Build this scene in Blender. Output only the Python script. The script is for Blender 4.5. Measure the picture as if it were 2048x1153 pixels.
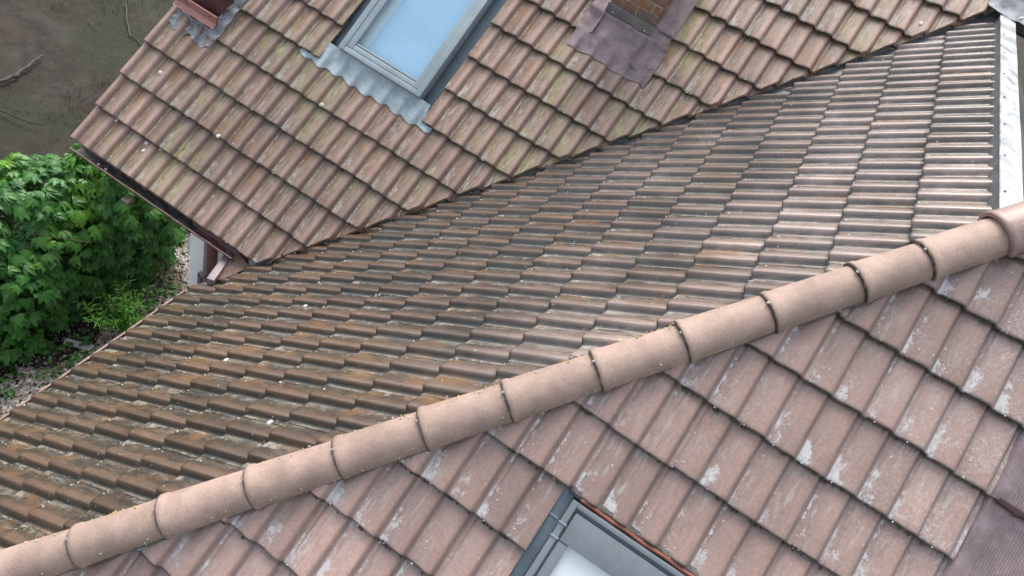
import bpy, bmesh, math, random
from mathutils import Vector, Matrix, noise
rnd = random.Random(7)
for o in list(bpy.data.objects): bpy.data.objects.remove(o)
scene = bpy.context.scene
col = scene.collection
GZ = 7.2                                   # camera height above the ground
V = Vector

# ------------------------------------------------------------------ camera
cd = bpy.data.cameras.new('camera'); cam = bpy.data.objects.new('camera', cd); col.objects.link(cam)
PITCH, ROLL, YAW, FPX = 0.7589, 0.4470, -0.1855, 1522.9
fwd = V((math.sin(YAW)*math.cos(PITCH), math.cos(YAW)*math.cos(PITCH), -math.sin(PITCH)))
rt = V((math.cos(YAW), -math.sin(YAW), 0)); up = rt.cross(fwd)
r2 = rt*math.cos(ROLL) + up*math.sin(ROLL); u2 = -rt*math.sin(ROLL) + up*math.cos(ROLL)
M = Matrix((r2, u2, -fwd)).transposed().to_4x4(); M.translation = V((0, 0, GZ)); cam.matrix_world = M
cd.sensor_fit = 'HORIZONTAL'; cd.sensor_width = 36; cd.lens = FPX/2048*36
cd.clip_start = 0.05; cd.clip_end = 2000
scene.camera = cam

# ------------------------------------------------------------------ sky, sun, exposure
SUN_AZ, SUN_EL = -26, 54                    # degrees from +Y towards +X
world = bpy.data.worlds.new('World'); scene.world = world; world.use_nodes = True
wn, wl = world.node_tree.nodes, world.node_tree.links
sky = wn.new('ShaderNodeTexSky'); sky.sky_type = 'NISHITA'; sky.sun_disc = False
sky.sun_elevation = math.radians(SUN_EL); sky.sun_rotation = math.radians(SUN_AZ)
sky.air_density = 1.0; sky.dust_density = 4.0; sky.ozone_density = 1.0
hs = wn.new('ShaderNodeHueSaturation'); hs.inputs['Saturation'].default_value = 0.42
wtc = wn.new('ShaderNodeTexCoord'); wno = wn.new('ShaderNodeTexNoise'); wno.inputs['Scale'].default_value = 2.6; wno.inputs['Detail'].default_value = 6
wl.new(wtc.outputs['Generated'], wno.inputs['Vector'])
wmr = wn.new('ShaderNodeMapRange'); wmr.inputs[1].default_value = 0.35; wmr.inputs[2].default_value = 0.68; wmr.inputs[3].default_value = 0.78; wmr.inputs[4].default_value = 1.3
wl.new(wno.outputs[0], wmr.inputs[0])
wsc = wn.new('ShaderNodeVectorMath'); wsc.operation = 'SCALE'
wl.new(sky.outputs[0], hs.inputs['Color']); wl.new(hs.outputs[0], wsc.inputs[0]); wl.new(wmr.outputs[0], wsc.inputs['Scale']); wl.new(wsc.outputs[0], wn['Background'].inputs[0])
wn['Background'].inputs[1].default_value = 0.15
sd = bpy.data.lights.new('sun', 'SUN'); sun = bpy.data.objects.new('sun', sd); col.objects.link(sun)
sd.energy = 1.1; sd.angle = math.radians(36); sd.color = (1, 0.97, 0.92)
sv = V((math.cos(math.radians(SUN_EL))*math.sin(math.radians(SUN_AZ)), math.cos(math.radians(SUN_EL))*math.cos(math.radians(SUN_AZ)), math.sin(math.radians(SUN_EL))))
sun.rotation_euler = sv.to_track_quat('Z', 'Y').to_euler(); sun.location = sv*30
scene.view_settings.view_transform = 'Standard'; scene.view_settings.look = 'None'
scene.view_settings.gamma = 1; scene.view_settings.use_curve_mapping = False
scene.view_settings.exposure = 1.06
scene.render.engine = 'CYCLES'

# ------------------------------------------------------------------ node helpers
class NT:
    def __init__(s, name):
        s.m = bpy.data.materials.new(name); s.m.use_nodes = True
        s.n, s.l = s.m.node_tree.nodes, s.m.node_tree.links
        s.b = s.n['Principled BSDF']
    def put(s, sock, v):
        if isinstance(v, bpy.types.NodeSocket): s.l.new(v, sock)
        elif isinstance(v, (tuple, list)) and sock.type == 'RGBA': sock.default_value = (*v[:3], 1)
        else: sock.default_value = v
    def math(s, op, a, b=0.0, c=None, clamp=False):
        n = s.n.new('ShaderNodeMath'); n.operation = op; n.use_clamp = clamp
        s.put(n.inputs[0], a); s.put(n.inputs[1], b)
        if c is not None: s.put(n.inputs[2], c)
        return n.outputs[0]
    def mul(s, a, b): return s.math('MULTIPLY', a, b, clamp=False)
    def mix(s, f, a, b, mode='MIX'):
        n = s.n.new('ShaderNodeMix'); n.data_type = 'RGBA'; n.blend_type = mode
        s.put(n.inputs[0], f); s.put(n.inputs[6], a); s.put(n.inputs[7], b); return n.outputs[2]
    def ramp(s, x, lo, hi, a=0.0, b=1.0):
        n = s.n.new('ShaderNodeMapRange'); n.interpolation_type = 'SMOOTHSTEP'
        s.put(n.inputs[0], x); n.inputs[1].default_value = lo; n.inputs[2].default_value = hi
        n.inputs[3].default_value = a; n.inputs[4].default_value = b; return n.outputs[0]
    def noise(s, vec, scale, detail=3, rough=0.55, w=None):
        n = s.n.new('ShaderNodeTexNoise'); s.l.new(vec, n.inputs['Vector'])
        n.inputs['Scale'].default_value = scale; n.inputs['Detail'].default_value = detail; n.inputs['Roughness'].default_value = rough
        return n.outputs[0]
    def voro(s, vec, scale, feature='F1'):
        n = s.n.new('ShaderNodeTexVoronoi'); s.l.new(vec, n.inputs['Vector']); n.inputs['Scale'].default_value = scale; n.feature = feature
        return n.outputs
    def scale(s, vec, sc):
        n = s.n.new('ShaderNodeVectorMath'); n.operation = 'MULTIPLY'; s.l.new(vec, n.inputs[0]); n.inputs[1].default_value = sc; return n.outputs[0]
    def addv(s, vec, v2):
        n = s.n.new('ShaderNodeVectorMath'); n.operation = 'ADD'; s.l.new(vec, n.inputs[0]); s.put(n.inputs[1], v2); return n.outputs[0]
    @property
    def obj(s):
        if not hasattr(s, '_tc'): s._tc = s.n.new('ShaderNodeTexCoord')
        return s._tc.outputs['Object']
    @property
    def pos(s):
        if not hasattr(s, '_g'): s._g = s.n.new('ShaderNodeNewGeometry')
        return s._g.outputs['Position']
    @property
    def rand(s):
        if not hasattr(s, '_oi'): s._oi = s.n.new('ShaderNodeObjectInfo')
        return s._oi.outputs['Random']
    def sep(s, v):
        n = s.n.new('ShaderNodeSeparateXYZ'); s.l.new(v, n.inputs[0]); return n.outputs
    def bump(s, h, strength=0.3, dist=0.002):
        n = s.n.new('ShaderNodeBump'); n.inputs['Strength'].default_value = strength; n.inputs['Distance'].default_value = dist
        s.l.new(h, n.inputs['Height']); s.l.new(n.outputs[0], s.b.inputs['Normal'])
    def out(s, color, rough=0.6, metal=0.0, spec=0.5):
        s.put(s.b.inputs['Base Color'], color); s.put(s.b.inputs['Roughness'], rough)
        s.put(s.b.inputs['Metallic'], metal); s.put(s.b.inputs['Specular IOR Level'], spec); return s.m

def plain(name, c, rough=0.5, metal=0.0, var=0.25, scale=8.0, bump=0.0, spec=0.5):
    t = NT(name); n = t.noise(t.pos, scale, 5, 0.65); n2 = t.noise(t.pos, scale*9, 3)
    f = t.ramp(n, 0.3, 0.7, 1-var, 1+var)
    f = t.mul(f, t.ramp(n2, 0.25, 0.75, 1-var*0.4, 1+var*0.4))
    cc = t.n.new('ShaderNodeVectorMath'); cc.operation = 'SCALE'; cc.inputs[0].default_value = c; t.l.new(f, cc.inputs['Scale'])
    if bump: t.bump(n2, bump, 0.003)
    return t.out(cc.outputs[0], t.ramp(n, 0.3, 0.7, rough-0.08, rough+0.1), metal, spec)

# ------------------------------------------------------------------ tile materials
W, G, GB = 0.15, 0.3312, 0.3327            # roll spacing, batten gauge
def tile_mat(name, crest, pan, dark, dirt, white, whitev, algae, rust, rough, film=0.4, coat=(0.1, 0.5), fdirt=1.0, upslope=None, bloom=0.0, wcol=(0.56, 0.58, 0.58), vary=0.34, wfull=0.0, lapk=0.5):
    t = NT(name)
    u, v, z = t.sep(t.obj)[0], t.sep(t.obj)[1], t.sep(t.obj)[2]
    r = t.rand
    fr = t.math('FRACT', t.math('DIVIDE', u, W))                   # roll centre at 0.667
    f2 = t.math('FRACT', t.math('ADD', fr, 0.11))                   # 0 at the low side of the pan, crest at 0.78
    roll = t.mul(t.ramp(f2, 0.42, 0.66), t.ramp(f2, 0.88, 0.97, 1, 0))
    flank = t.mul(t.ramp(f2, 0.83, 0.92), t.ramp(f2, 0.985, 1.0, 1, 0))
    wig = t.noise(t.pos, 16, 4, 0.6)
    roll_n = t.math('ADD', roll, t.ramp(wig, 0.3, 0.7, -0.3, 0.3), clamp=True)
    base = t.mix(roll_n, pan, crest)
    px = t.sep(t.pos)[0]
    if upslope:
        cl = t.ramp(t.math('ADD', px, t.ramp(t.noise(t.pos, 1.3, 3), 0.3, 0.7, -0.7, 0.7)), -0.7, 1.4)  # blends to the paler tile colours towards the ridge
        base = t.mix(cl, base, t.mix(roll_n, upslope[1], upslope[0]))
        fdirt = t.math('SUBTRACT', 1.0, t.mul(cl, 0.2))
    # per-tile and large patches
    tone = t.math('ADD', t.mul(t.math('SUBTRACT', r, 0.5), vary), 1.0)
    big = t.ramp(t.noise(t.pos, 1.1, 3), 0.35, 0.68, 0.80, 1.16)
    tone = t.mul(tone, big)
    tone = t.mul(tone, t.ramp(t.noise(t.pos, 60, 4, 0.7), 0.25, 0.75, 0.84, 1.14))
    sc = t.n.new('ShaderNodeVectorMath'); sc.operation = 'SCALE'; t.l.new(base, sc.inputs[0]); t.l.new(tone, sc.inputs['Scale'])
    c = sc.outputs[0]
    # rain streaks along the slope
    off = t.n.new('ShaderNodeCombineXYZ'); t.l.new(t.mul(r, 31.0), off.inputs[0]); t.l.new(t.mul(r, 17.0), off.inputs[2])
    lo = t.addv(t.obj, off.outputs[0])
    st = t.noise(t.scale(lo, (1, 0.13, 1)), 62, 4, 0.62)
    panm = t.math('SUBTRACT', 1.0, t.mul(roll, 0.75))
    f = t.mul(t.mul(t.ramp(st, 0.46, 0.66), panm), t.math('MULTIPLY_ADD', t.ramp(t.noise(t.pos, 2.3, 2), 0.35, 0.6), dirt*0.75, dirt*0.25))
    c = t.mix(f, c, dark)
    f = t.mul(t.mul(t.ramp(t.noise(t.scale(lo, (1, 0.16, 1)), 48, 4, 0.6), 0.5, 0.68), panm), t.ramp(t.noise(t.addv(t.pos, (7, 3, 9)), 1.7, 3), 0.4, 0.62))
    c = t.mix(t.mul(f, film), c, (0.43, 0.42, 0.37))
    # rusty brown film
    f = t.mul(t.ramp(t.noise(t.addv(t.pos, (3, 9, 2)), 3.1, 4, 0.6), 0.5, 0.66), rust)
    c = t.mix(t.mul(f, panm), c, (0.20, 0.10, 0.035))
    # green algae
    f = t.mul(t.mul(t.ramp(t.noise(t.addv(t.pos, (11.2, 4, 7)), 1.35, 2), 0.48, 0.68), panm), algae)
    f = t.mul(f, t.ramp(t.noise(t.scale(lo, (1, 0.3, 1)), 40, 4, 0.6), 0.36, 0.6))
    c = t.mix(f, c, (0.30, 0.29, 0.14))
    # pale lime crust: low side of each pan, near the nose
    fine = t.noise(t.scale(lo, (1, 0.42, 1)), 150, 5, 0.72)
    gran = t.noise(t.scale(lo, (1, 0.6, 1)), 105, 6, 0.82)
    fw = t.math('ADD', f2, t.ramp(t.noise(lo, 26, 4, 0.6), 0.25, 0.75, -0.16, 0.16))
    side = t.mul(t.ramp(f2, 0.0, 0.02), t.ramp(fw, 0.10, 0.52, 1, 0))
    nose = t.ramp(t.math('ADD', v, t.ramp(t.noise(lo, 17, 4, 0.65), 0.25, 0.75, -0.10, 0.10)), -0.02, whitev, 1, 0)
    gate = t.ramp(t.noise(t.addv(t.pos, (5, 1, 3)), 3.0, 4, 0.6), 0.36, 0.64)
    cov = t.mul(t.mul(side, nose), gate)
    line = t.mul(t.mul(t.ramp(f2, 0.0, 0.012), t.ramp(fw, -0.05, 0.10, 1, 0)), t.ramp(t.noise(t.addv(t.pos, (1, 8, 3)), 2.2, 3), 0.44, 0.60))
    cov = t.math('MAXIMUM', cov, t.mul(line, 0.85))
    if wfull: cov = t.math('MAXIMUM', cov, t.mul(t.mul(side, t.ramp(t.noise(lo, 5, 3), 0.35, 0.6)), wfull))
    f = t.ramp(t.math('ADD', gran, t.mul(cov, 0.5)), 0.62, 0.92)
    f = t.mul(t.mul(f, t.ramp(cov, 0.0, 0.35)), white)
    c = t.mix(f, c, wcol)
    if bloom:
        f = t.mul(t.ramp(t.math('ADD', gran, t.ramp(px, 0.3, 2.2, -0.16, 0.10)), 0.50, 0.74), t.ramp(t.noise(t.addv(t.pos, (2, 2, 5)), 4.0, 4, 0.6), 0.34, 0.62))
        c = t.mix(t.mul(t.mul(f, t.ramp(px, 0.2, 1.8)), bloom), c, (0.56, 0.56, 0.56))
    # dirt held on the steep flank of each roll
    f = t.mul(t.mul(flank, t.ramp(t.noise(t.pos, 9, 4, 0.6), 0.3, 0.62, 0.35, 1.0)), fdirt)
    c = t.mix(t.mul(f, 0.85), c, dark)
    # lichen dots, pale and a few orange
    vo = t.voro(t.pos, 26); d = t.ramp(vo[0], 0.07, 0.16, 1, 0)
    pick = t.sep(vo[1])
    f1 = t.mul(d, t.ramp(pick[0], 0.86, 0.9)); f2 = t.mul(d, t.ramp(pick[1], 0.95, 0.97))
    c = t.mix(t.mul(f1, 0.75), c, (0.55, 0.56, 0.50)); c = t.mix(f2, c, (0.50, 0.28, 0.05))
    sp = t.ramp(t.noise(t.pos, 210, 2, 0.6), 0.63, 0.72)
    c = t.mix(t.mul(sp, 0.32), c, (0.50, 0.47, 0.42))
    # mossy nose and edges
    ng = t.ramp(v, 0.001, 0.012, 1, 0)
    c = t.mix(t.mul(ng, t.ramp(t.noise(t.pos, 24, 3), 0.3, 0.6, 0.6, 1.0)), c, (0.036, 0.035, 0.024))
    lap = t.ramp(t.math('ADD', v, t.ramp(t.noise(t.pos, 40, 4, 0.7), 0.25, 0.75, -0.007, 0.007)), G-0.024, G-0.006)
    c = t.mix(t.mul(t.mul(lap, lapk), t.ramp(t.noise(t.pos, 11, 3), 0.3, 0.6, 0.35, 1.0)), c, (0.042, 0.040, 0.027))
    rr = t.ramp(t.noise(t.pos, 30, 4, 0.7), 0.3, 0.7, rough-0.12, rough+0.16)
    rr = t.math('ADD', rr, t.mul(roll, 0.06))
    h = t.math('ADD', t.mul(t.noise(t.pos, 240, 4, 0.7), 0.6), t.mul(fine, 0.5))
    t.bump(h, 0.45, 0.0022)
    t.put(t.b.inputs['Coat Weight'], t.ramp(t.noise(t.pos, 5, 4, 0.6), 0.3, 0.6, *coat)); t.b.inputs['Coat Roughness'].default_value = 0.2
    return t.out(c, rr, 0, 0.5)
MT_A = tile_mat('tile_main', (0.325, 0.218, 0.178), (0.225, 0.150, 0.102), (0.085, 0.064, 0.058), 0.9, 0.38, 0.34, 0.9, 0.6, 0.42, 0.6, (0.05, 0.3), 0.3, lapk=0.3)
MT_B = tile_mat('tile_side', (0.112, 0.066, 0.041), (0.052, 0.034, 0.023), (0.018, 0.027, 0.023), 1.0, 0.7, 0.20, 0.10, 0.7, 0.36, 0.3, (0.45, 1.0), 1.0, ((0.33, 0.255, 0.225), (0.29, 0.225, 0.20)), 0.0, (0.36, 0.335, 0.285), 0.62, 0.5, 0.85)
MT_C = tile_mat('tile_front', (0.345, 0.225, 0.183), (0.335, 0.228, 0.196), (0.16, 0.115, 0.095), 0.5, 0.8, 0.28, 0.0, 0.15, 0.40, 0.55, (0.3, 0.85), 0.7, None, 0.95)
def hip_mat():
    t = NT('tile_hip'); r = t.rand; z = t.sep(t.obj)[2]; y = t.sep(t.obj)[1]
    off = t.n.new('ShaderNodeCombineXYZ'); t.l.new(t.mul(r, 23.0), off.inputs[0]); lo = t.addv(t.obj, off.outputs[0])
    tone = t.mul(t.math('ADD', t.mul(t.math('SUBTRACT', r, 0.5), 0.22), 1.0), t.ramp(t.noise(lo, 7, 4, 0.6), 0.3, 0.7, 0.84, 1.14))
    tone = t.mul(tone, t.ramp(t.noise(lo, 120, 4, 0.75), 0.25, 0.75, 0.82, 1.16))
    base = t.mix(t.ramp(t.noise(t.addv(lo, (3, 1, 2)), 11, 4, 0.6), 0.35, 0.65), (0.375, 0.265, 0.222), (0.355, 0.26, 0.205))
    sc = t.n.new('ShaderNodeVectorMath'); sc.operation = 'SCALE'; t.l.new(base, sc.inputs[0]); t.l.new(tone, sc.inputs['Scale']); c = sc.outputs[0]
    gran = t.noise(lo, 130, 6, 0.85); edge = t.ramp(z, 0.070, 0.006)
    edge = t.mul(edge, t.ramp(t.noise(lo, 9, 4, 0.6), 0.3, 0.6, 0.25, 1.0))
    c = t.mix(t.mul(t.ramp(t.math('ADD', gran, t.mul(edge, 0.34)), 0.62, 0.88), 0.6), c, (0.22, 0.145, 0.085))
    c = t.mix(t.mul(t.ramp(t.math('ADD', t.noise(t.addv(lo, (5, 5, 5)), 170, 4, 0.8), t.mul(edge, 0.18)), 0.68, 0.78), 0.7), c, (0.50, 0.46, 0.38))
    rim = t.mul(t.ramp(y, 0.002, 0.016, 1, 0), t.ramp(t.noise(lo, 30, 3), 0.3, 0.6, 0.5, 1.0))
    c = t.mix(rim, c, (0.05, 0.045, 0.03))
    t.bump(t.math('ADD', gran, t.mul(t.noise(lo, 18, 4), 1.2)), 0.6, 0.004)
    return t.out(c, t.ramp(gran, 0.3, 0.7, 0.5, 0.75), 0, 0.4)
MT_HIP = hip_mat()

M_brown = plain('brown_coated_metal', (0.16, 0.075, 0.065), 0.4, 0.0, 0.2, 14)
M_brown_rim = plain('brown_gutter_metal', (0.31, 0.20, 0.17), 0.45, 0.0, 0.25, 20)
M_pink = plain('faded_red_metal', (0.36, 0.17, 0.15), 0.4, 0.0, 0.15, 10)
M_zinc = plain('zinc_sheet', (0.46, 0.48, 0.49), 0.40, 0.35, 0.35, 7)
M_zinc_dark = plain('weathered_zinc', (0.20, 0.22, 0.23), 0.5, 0.5, 0.2, 9)
M_frame = plain('grey_window_metal', (0.27, 0.335, 0.36), 0.38, 0.0, 0.08, 6)
M_frame_dark = plain('anthracite_flashing', (0.105, 0.14, 0.165), 0.4, 0.2, 0.15, 6)
M_frame_c = plain('grey_window_cover', (0.175, 0.20, 0.215), 0.4, 0.0, 0.1, 6)
M_apron = plain('blue_grey_lead_apron', (0.32, 0.40, 0.43), 0.45, 0.0, 0.2, 10, 0.2)
M_lead = plain('plum_brown_lead', (0.235, 0.18, 0.187), 0.42, 0.0, 0.25, 9, 0.35)
M_lead_grey = plain('grey_lead', (0.22, 0.235, 0.255), 0.42, 0.0, 0.35, 14, 0.4)
M_maroon = plain('maroon_metal', (0.10, 0.045, 0.045), 0.4, 0.0, 0.2, 9)
M_strip = plain('dark_counter_flashing', (0.19, 0.185, 0.185), 0.35, 0.2, 0.2, 9)
M_screw = plain('screw_head', (0.6, 0.6, 0.58), 0.35, 0.6, 0.1, 9)
M_white = plain('white_paint', (0.85, 0.87, 0.83), 0.55, 0, 0.05, 5)
M_wall = plain('pale_render', (0.55, 0.54, 0.50), 0.8, 0, 0.12, 6, 0.3)
M_deck = plain('roof_underlay', (0.03, 0.028, 0.026), 0.9, 0, 0.2, 6)
M_wood = plain('weathered_wood', (0.20, 0.15, 0.12), 0.7, 0, 0.3, 20, 0.3)
M_orange = plain('orange_seal_strip', (0.25, 0.085, 0.055), 0.5, 0, 0.2, 15)
M_foam = plain('mossy_foam', (0.10, 0.095, 0.085), 0.85, 0, 0.5, 24, 0.6)
M_crust = plain('lime_crust', (0.55, 0.56, 0.54), 0.6, 0, 0.2, 40, 0.5)
M_moss = plain('moss', (0.055, 0.06, 0.028), 0.9, 0, 0.5, 30, 0.6)
M_debris = plain('gutter_silt', (0.07, 0.066, 0.06), 0.6, 0, 0.55, 40, 0.8)
M_brick = [plain('brick_%d' % i, c, 0.7, 0, 0.25, 30, 0.4) for i, c in enumerate([(0.27, 0.145, 0.08), (0.21, 0.125, 0.09), (0.17, 0.125, 0.105)])]
M_mortar = plain('mortar', (0.50, 0.46, 0.38), 0.85, 0, 0.15, 30, 0.4)
M_refl_sky = plain('painted_sky_reflection', (0.36, 0.58, 0.77), 0.75, 0, 0.05, 3)
M_backing_w = plain('white_backing', (0.93, 0.94, 0.94), 0.7, 0, 0.02, 3)
M_refl_pale = plain('pale_painted_reflection', (0.68, 0.85, 0.90), 0.6, 0, 0.03, 3)
M_cable = plain('clip_metal', (0.27, 0.26, 0.25), 0.5, 0.2, 0.1, 5)
def glass_mat():
    t = NT('window_glass'); n = t.n
    tr = n.new('ShaderNodeBsdfTransparent'); tr.inputs[0].default_value = (0.975, 0.99, 0.99, 1)
    gl = n.new('ShaderNodeBsdfGlossy'); gl.inputs['Roughness'].default_value = 0.02
    lw = n.new('ShaderNodeLayerWeight'); lw.inputs[0].default_value = 0.5
    class fr: outputs = [t.math('MULTIPLY_ADD', t.math('POWER', lw.outputs['Facing'], 4.0), 0.9, 0.04)]
    mx = n.new('ShaderNodeMixShader'); t.l.new(fr.outputs[0], mx.inputs[0]); t.l.new(tr.outputs[0], mx.inputs[1]); t.l.new(gl.outputs[0], mx.inputs[2])
    t.l.new(mx.outputs[0], n['Material Output'].inputs[0]); return t.m
M_glass = glass_mat()

# ------------------------------------------------------------------ mesh helpers
WM = {}
def place(o, mw):
    """put o at the world matrix mw, whatever its parent"""
    if o.parent is not None: o.matrix_parent_inverse = WM[o.parent.name].inverted()
    o.matrix_basis = mw; WM[o.name] = mw.copy(); return o
def link(o, parent=None, mw=None):
    col.objects.link(o)
    if parent is not None: o.parent = parent
    return place(o, mw if mw is not None else Matrix.Identity(4))
def tag(o, label=None, cat=None, group=None, kind=None):
    if label: o['label'] = label
    if cat: o['category'] = cat
    if group: o['group'] = group
    if kind: o['kind'] = kind
    return o
def from_bm(name, bm, mat, parent=None, mw=None, smooth=0.7):
    bmesh.ops.recalc_face_normals(bm, faces=bm.faces)
    for f in bm.faces: f.smooth = smooth > 0
    for e in bm.edges:
        if len(e.link_faces) == 2 and e.calc_face_angle(0) > smooth: e.smooth = False
    me = bpy.data.meshes.new(name); bm.to_mesh(me); bm.free()
    for m in (mat if isinstance(mat, list) else [mat]): me.materials.append(m)
    o = bpy.data.objects.new(name, me); link(o, parent, mw)
    return o
def box(bm, lo, hi, fr=None, bev=0.0):
    """box between lo and hi in frame fr (4x4)"""
    vs = [V((x, y, z)) for x in (lo[0], hi[0]) for y in (lo[1], hi[1]) for z in (lo[2], hi[2])]
    if fr is not None: vs = [fr @ p for p in vs]
    b = [bm.verts.new(p) for p in vs]
    fs = [bm.faces.new([b[i] for i in q]) for q in ((0,1,3,2), (4,6,7,5), (0,4,5,1), (2,3,7,6), (0,2,6,4), (1,5,7,3))]
    if bev:
        es = {e for f in fs for e in f.edges}
        bmesh.ops.bevel(bm, geom=list(es), offset=bev, segments=2, affect='EDGES', profile=0.6)
def boxo(name, lo, hi, mat, parent=None, fr=None, bev=0.004):
    bm = bmesh.new(); box(bm, lo, hi, fr, bev); return from_bm(name, bm, mat, parent)
def grid(bm, P, closed=False):
    R = [[bm.verts.new(p) for p in row] for row in P]
    for i in range(len(R)-1):
        n = len(R[i])
        for j in range(n if closed else n-1): bm.faces.new((R[i][j], R[i][(j+1) % n], R[i+1][(j+1) % n], R[i+1][j]))
    return R
def tube(bm, pts, rad, n=10, cap=True):
    P = []
    for i, p in enumerate(pts):
        d = (pts[min(i+1, len(pts)-1)] - pts[max(i-1, 0)]).normalized()
        a = d.cross(V((0, 0, 1)) if abs(d.z) < 0.9 else V((1, 0, 0))).normalized(); b = d.cross(a)
        r = rad[i] if isinstance(rad, (list, tuple)) else rad
        P.append([p + a*math.cos(2*math.pi*k/n)*r + b*math.sin(2*math.pi*k/n)*r for k in range(n)])
    R = grid(bm, P, True)
    if cap: bm.faces.new(R[0][::-1]); bm.faces.new(R[-1])
def N3(p, s): return noise.noise(V(p)*s)
_bmi = bmesh.new(); bmesh.ops.create_icosphere(_bmi, subdivisions=1, radius=1); ICO1 = ([v.co.copy() for v in _bmi.verts], [[v.index for v in f.verts] for f in _bmi.faces]); _bmi.free()
_bmi = bmesh.new(); bmesh.ops.create_icosphere(_bmi, subdivisions=2, radius=1); ICO2 = ([v.co.copy() for v in _bmi.verts], [[v.index for v in f.verts] for f in _bmi.faces]); _bmi.free()
class Acc:
    """collects many small pieces into one mesh"""
    def __init__(s): s.v, s.f = [], []
    def add(s, vs, fs):
        n = len(s.v); s.v += [tuple(p) for p in vs]; s.f += [[i+n for i in f] for f in fs]
    def blob(s, c, r, seed, sub=1, flat=0.6, nrm=None):
        q = nrm.to_track_quat('Z', 'Y').to_matrix() if nrm is not None else None
        sv_ = V((seed*3.1, seed*1.7, seed)); vs, fs = ICO1 if sub == 1 else ICO2; out = []
        for co in vs:
            k = r*(1 + 0.45*noise.noise(co*1.3 + sv_)); p = V((co.x*k, co.y*k, co.z*k*flat))
            out.append(c + (q @ p if q else p))
        s.add(out, fs)
    def rows(s, P):
        n = len(s.v); m = len(P[0])
        for r in P: s.v += [tuple(p) for p in r]
        for i in range(len(P)-1):
            for j in range(m-1): a = n+i*m+j; s.f.append([a, a+1, a+m+1, a+m])
    def build(s, name, mat, parent=None, smooth=True):
        me = bpy.data.meshes.new(name); me.from_pydata(s.v, [], s.f); me.materials.append(mat)
        me.polygons.foreach_set('use_smooth', [smooth]*len(me.polygons))
        o = bpy.data.objects.new(name, me); return link(o, parent)

# ------------------------------------------------------------------ roof frames (fitted to the photograph)
TH, THB = 0.6970, 0.6889
Z0 = V((0, 0, GZ))
PA = V((-2.1277, 3.4296, -4.6024)) + Z0
PC = V((0.8649, 2.8327, -2.2133)) + Z0
PB = V((1.1989, 6.8462, -1.5054)) + Z0
def frame(o, x, y):
    z = x.cross(y); m = Matrix((x, y, z)).transposed().to_4x4(); m.translation = o; return m
SA = V((0, math.cos(TH), math.sin(TH))); SB = V((math.cos(THB), 0, math.sin(THB)))
FA = frame(PA, V((1, 0, 0)), SA); FC = frame(PC, V((1, 0, 0)), SA)
HR = 0.032
FB = frame(PB, V((0, -1, 0)), SB)
FB.translation = PB - FB.to_3x3().col[2]*HR
def A(c, k, h=0.0): return FA @ V((c*W, k*G, h))
def C(c, k, h=0.0): return FC @ V((c*W, k*G, h))
def B(n, k, h=0.0): return FB @ V((n*W, -k*GB, h))       # k counted down from the ridge
PHA, PHC = 0.55, 0.70                                     # column of a roll crest

# ------------------------------------------------------------------ one roof tile: two rolls, 0.30 m cover
TL, TT, TDROP = 0.405, 0.020, 0.033
def prof(x):
    """gentle rise to the crest at 0.10, steeper fall to the low side of the next pan at 0.134"""
    x = (x - 0.134) % W
    if x < 0.118: t = min(x/0.110, 1); return HR*(0.32*t + 0.68*t*t*(3-2*t))
    t = min((x-0.118)/0.031, 1); return HR*(1 - t*t*(3-2*t))
US = [-0.006, 0.0, 0.02, 0.039, 0.05, 0.060, 0.070, 0.079, 0.088, 0.096, 0.104, 0.109, 0.114, 0.119, 0.124, 0.129, 0.134, 0.15, 0.17,
      0.189, 0.20, 0.21, 0.22, 0.229, 0.238, 0.246, 0.254, 0.259, 0.264, 0.269, 0.274, 0.279, 0.284, 0.2995]
def tile_bm(seed):
    bm = bmesh.new(); g = G; rows = []
    vs = [0.0, 0.005, 0.02, 0.12, 0.22, 0.33, TL]
    def P(u, v, off):
        wob = 0.0025*noise.noise(V((u*22, seed*5.3, 0))) if v < 0.03 else 0
        lip = -0.006 if u < 0 else (0.0008 if u > 0.28 else 0)
        return V((u, v+wob, prof(u) - TDROP*v/g - off + lip + 0.0012*noise.noise(V((u*9, v*9, seed*2.7)))))
    for v in vs:
        off = 0.005 if v == 0.0 else (0.0012 if v == 0.005 else 0)
        rows.append([P(u, v, off) for u in US])
    bot = [[P(u, v, TT) for u in US] for v in (TL, 0.0)]
    allr = rows + bot + [rows[0]]
    R = [[bm.verts.new(p) for p in row] for row in rows+bot]
    n = len(US)
    for i in range(len(R)):
        a, b = R[i], R[(i+1) % len(R)]
        for j in range(n-1): bm.faces.new((a[j], a[j+1], b[j+1], b[j]))
    for j in (0, n-1):
        loop = [R[i][j] for i in range(len(R))]
        bm.faces.new(loop if j else loop[::-1])
    return bm
def finish_tile(bm, name, mat):
    bmesh.ops.recalc_face_normals(bm, faces=bm.faces)
    for f in bm.faces: f.smooth = True
    for e in bm.edges:
        if len(e.link_faces) == 2 and e.calc_face_angle(0) > 0.8: e.smooth = False
    me = bpy.data.meshes.new(name); bm.to_mesh(me); bm.free(); me.materials.append(mat); return me
NVAR = 6
TILES = {m.name: [finish_tile(tile_bm(s), 'roof_tile', m) for s in range(NVAR)] for m in (MT_A, MT_B, MT_C)}
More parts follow.
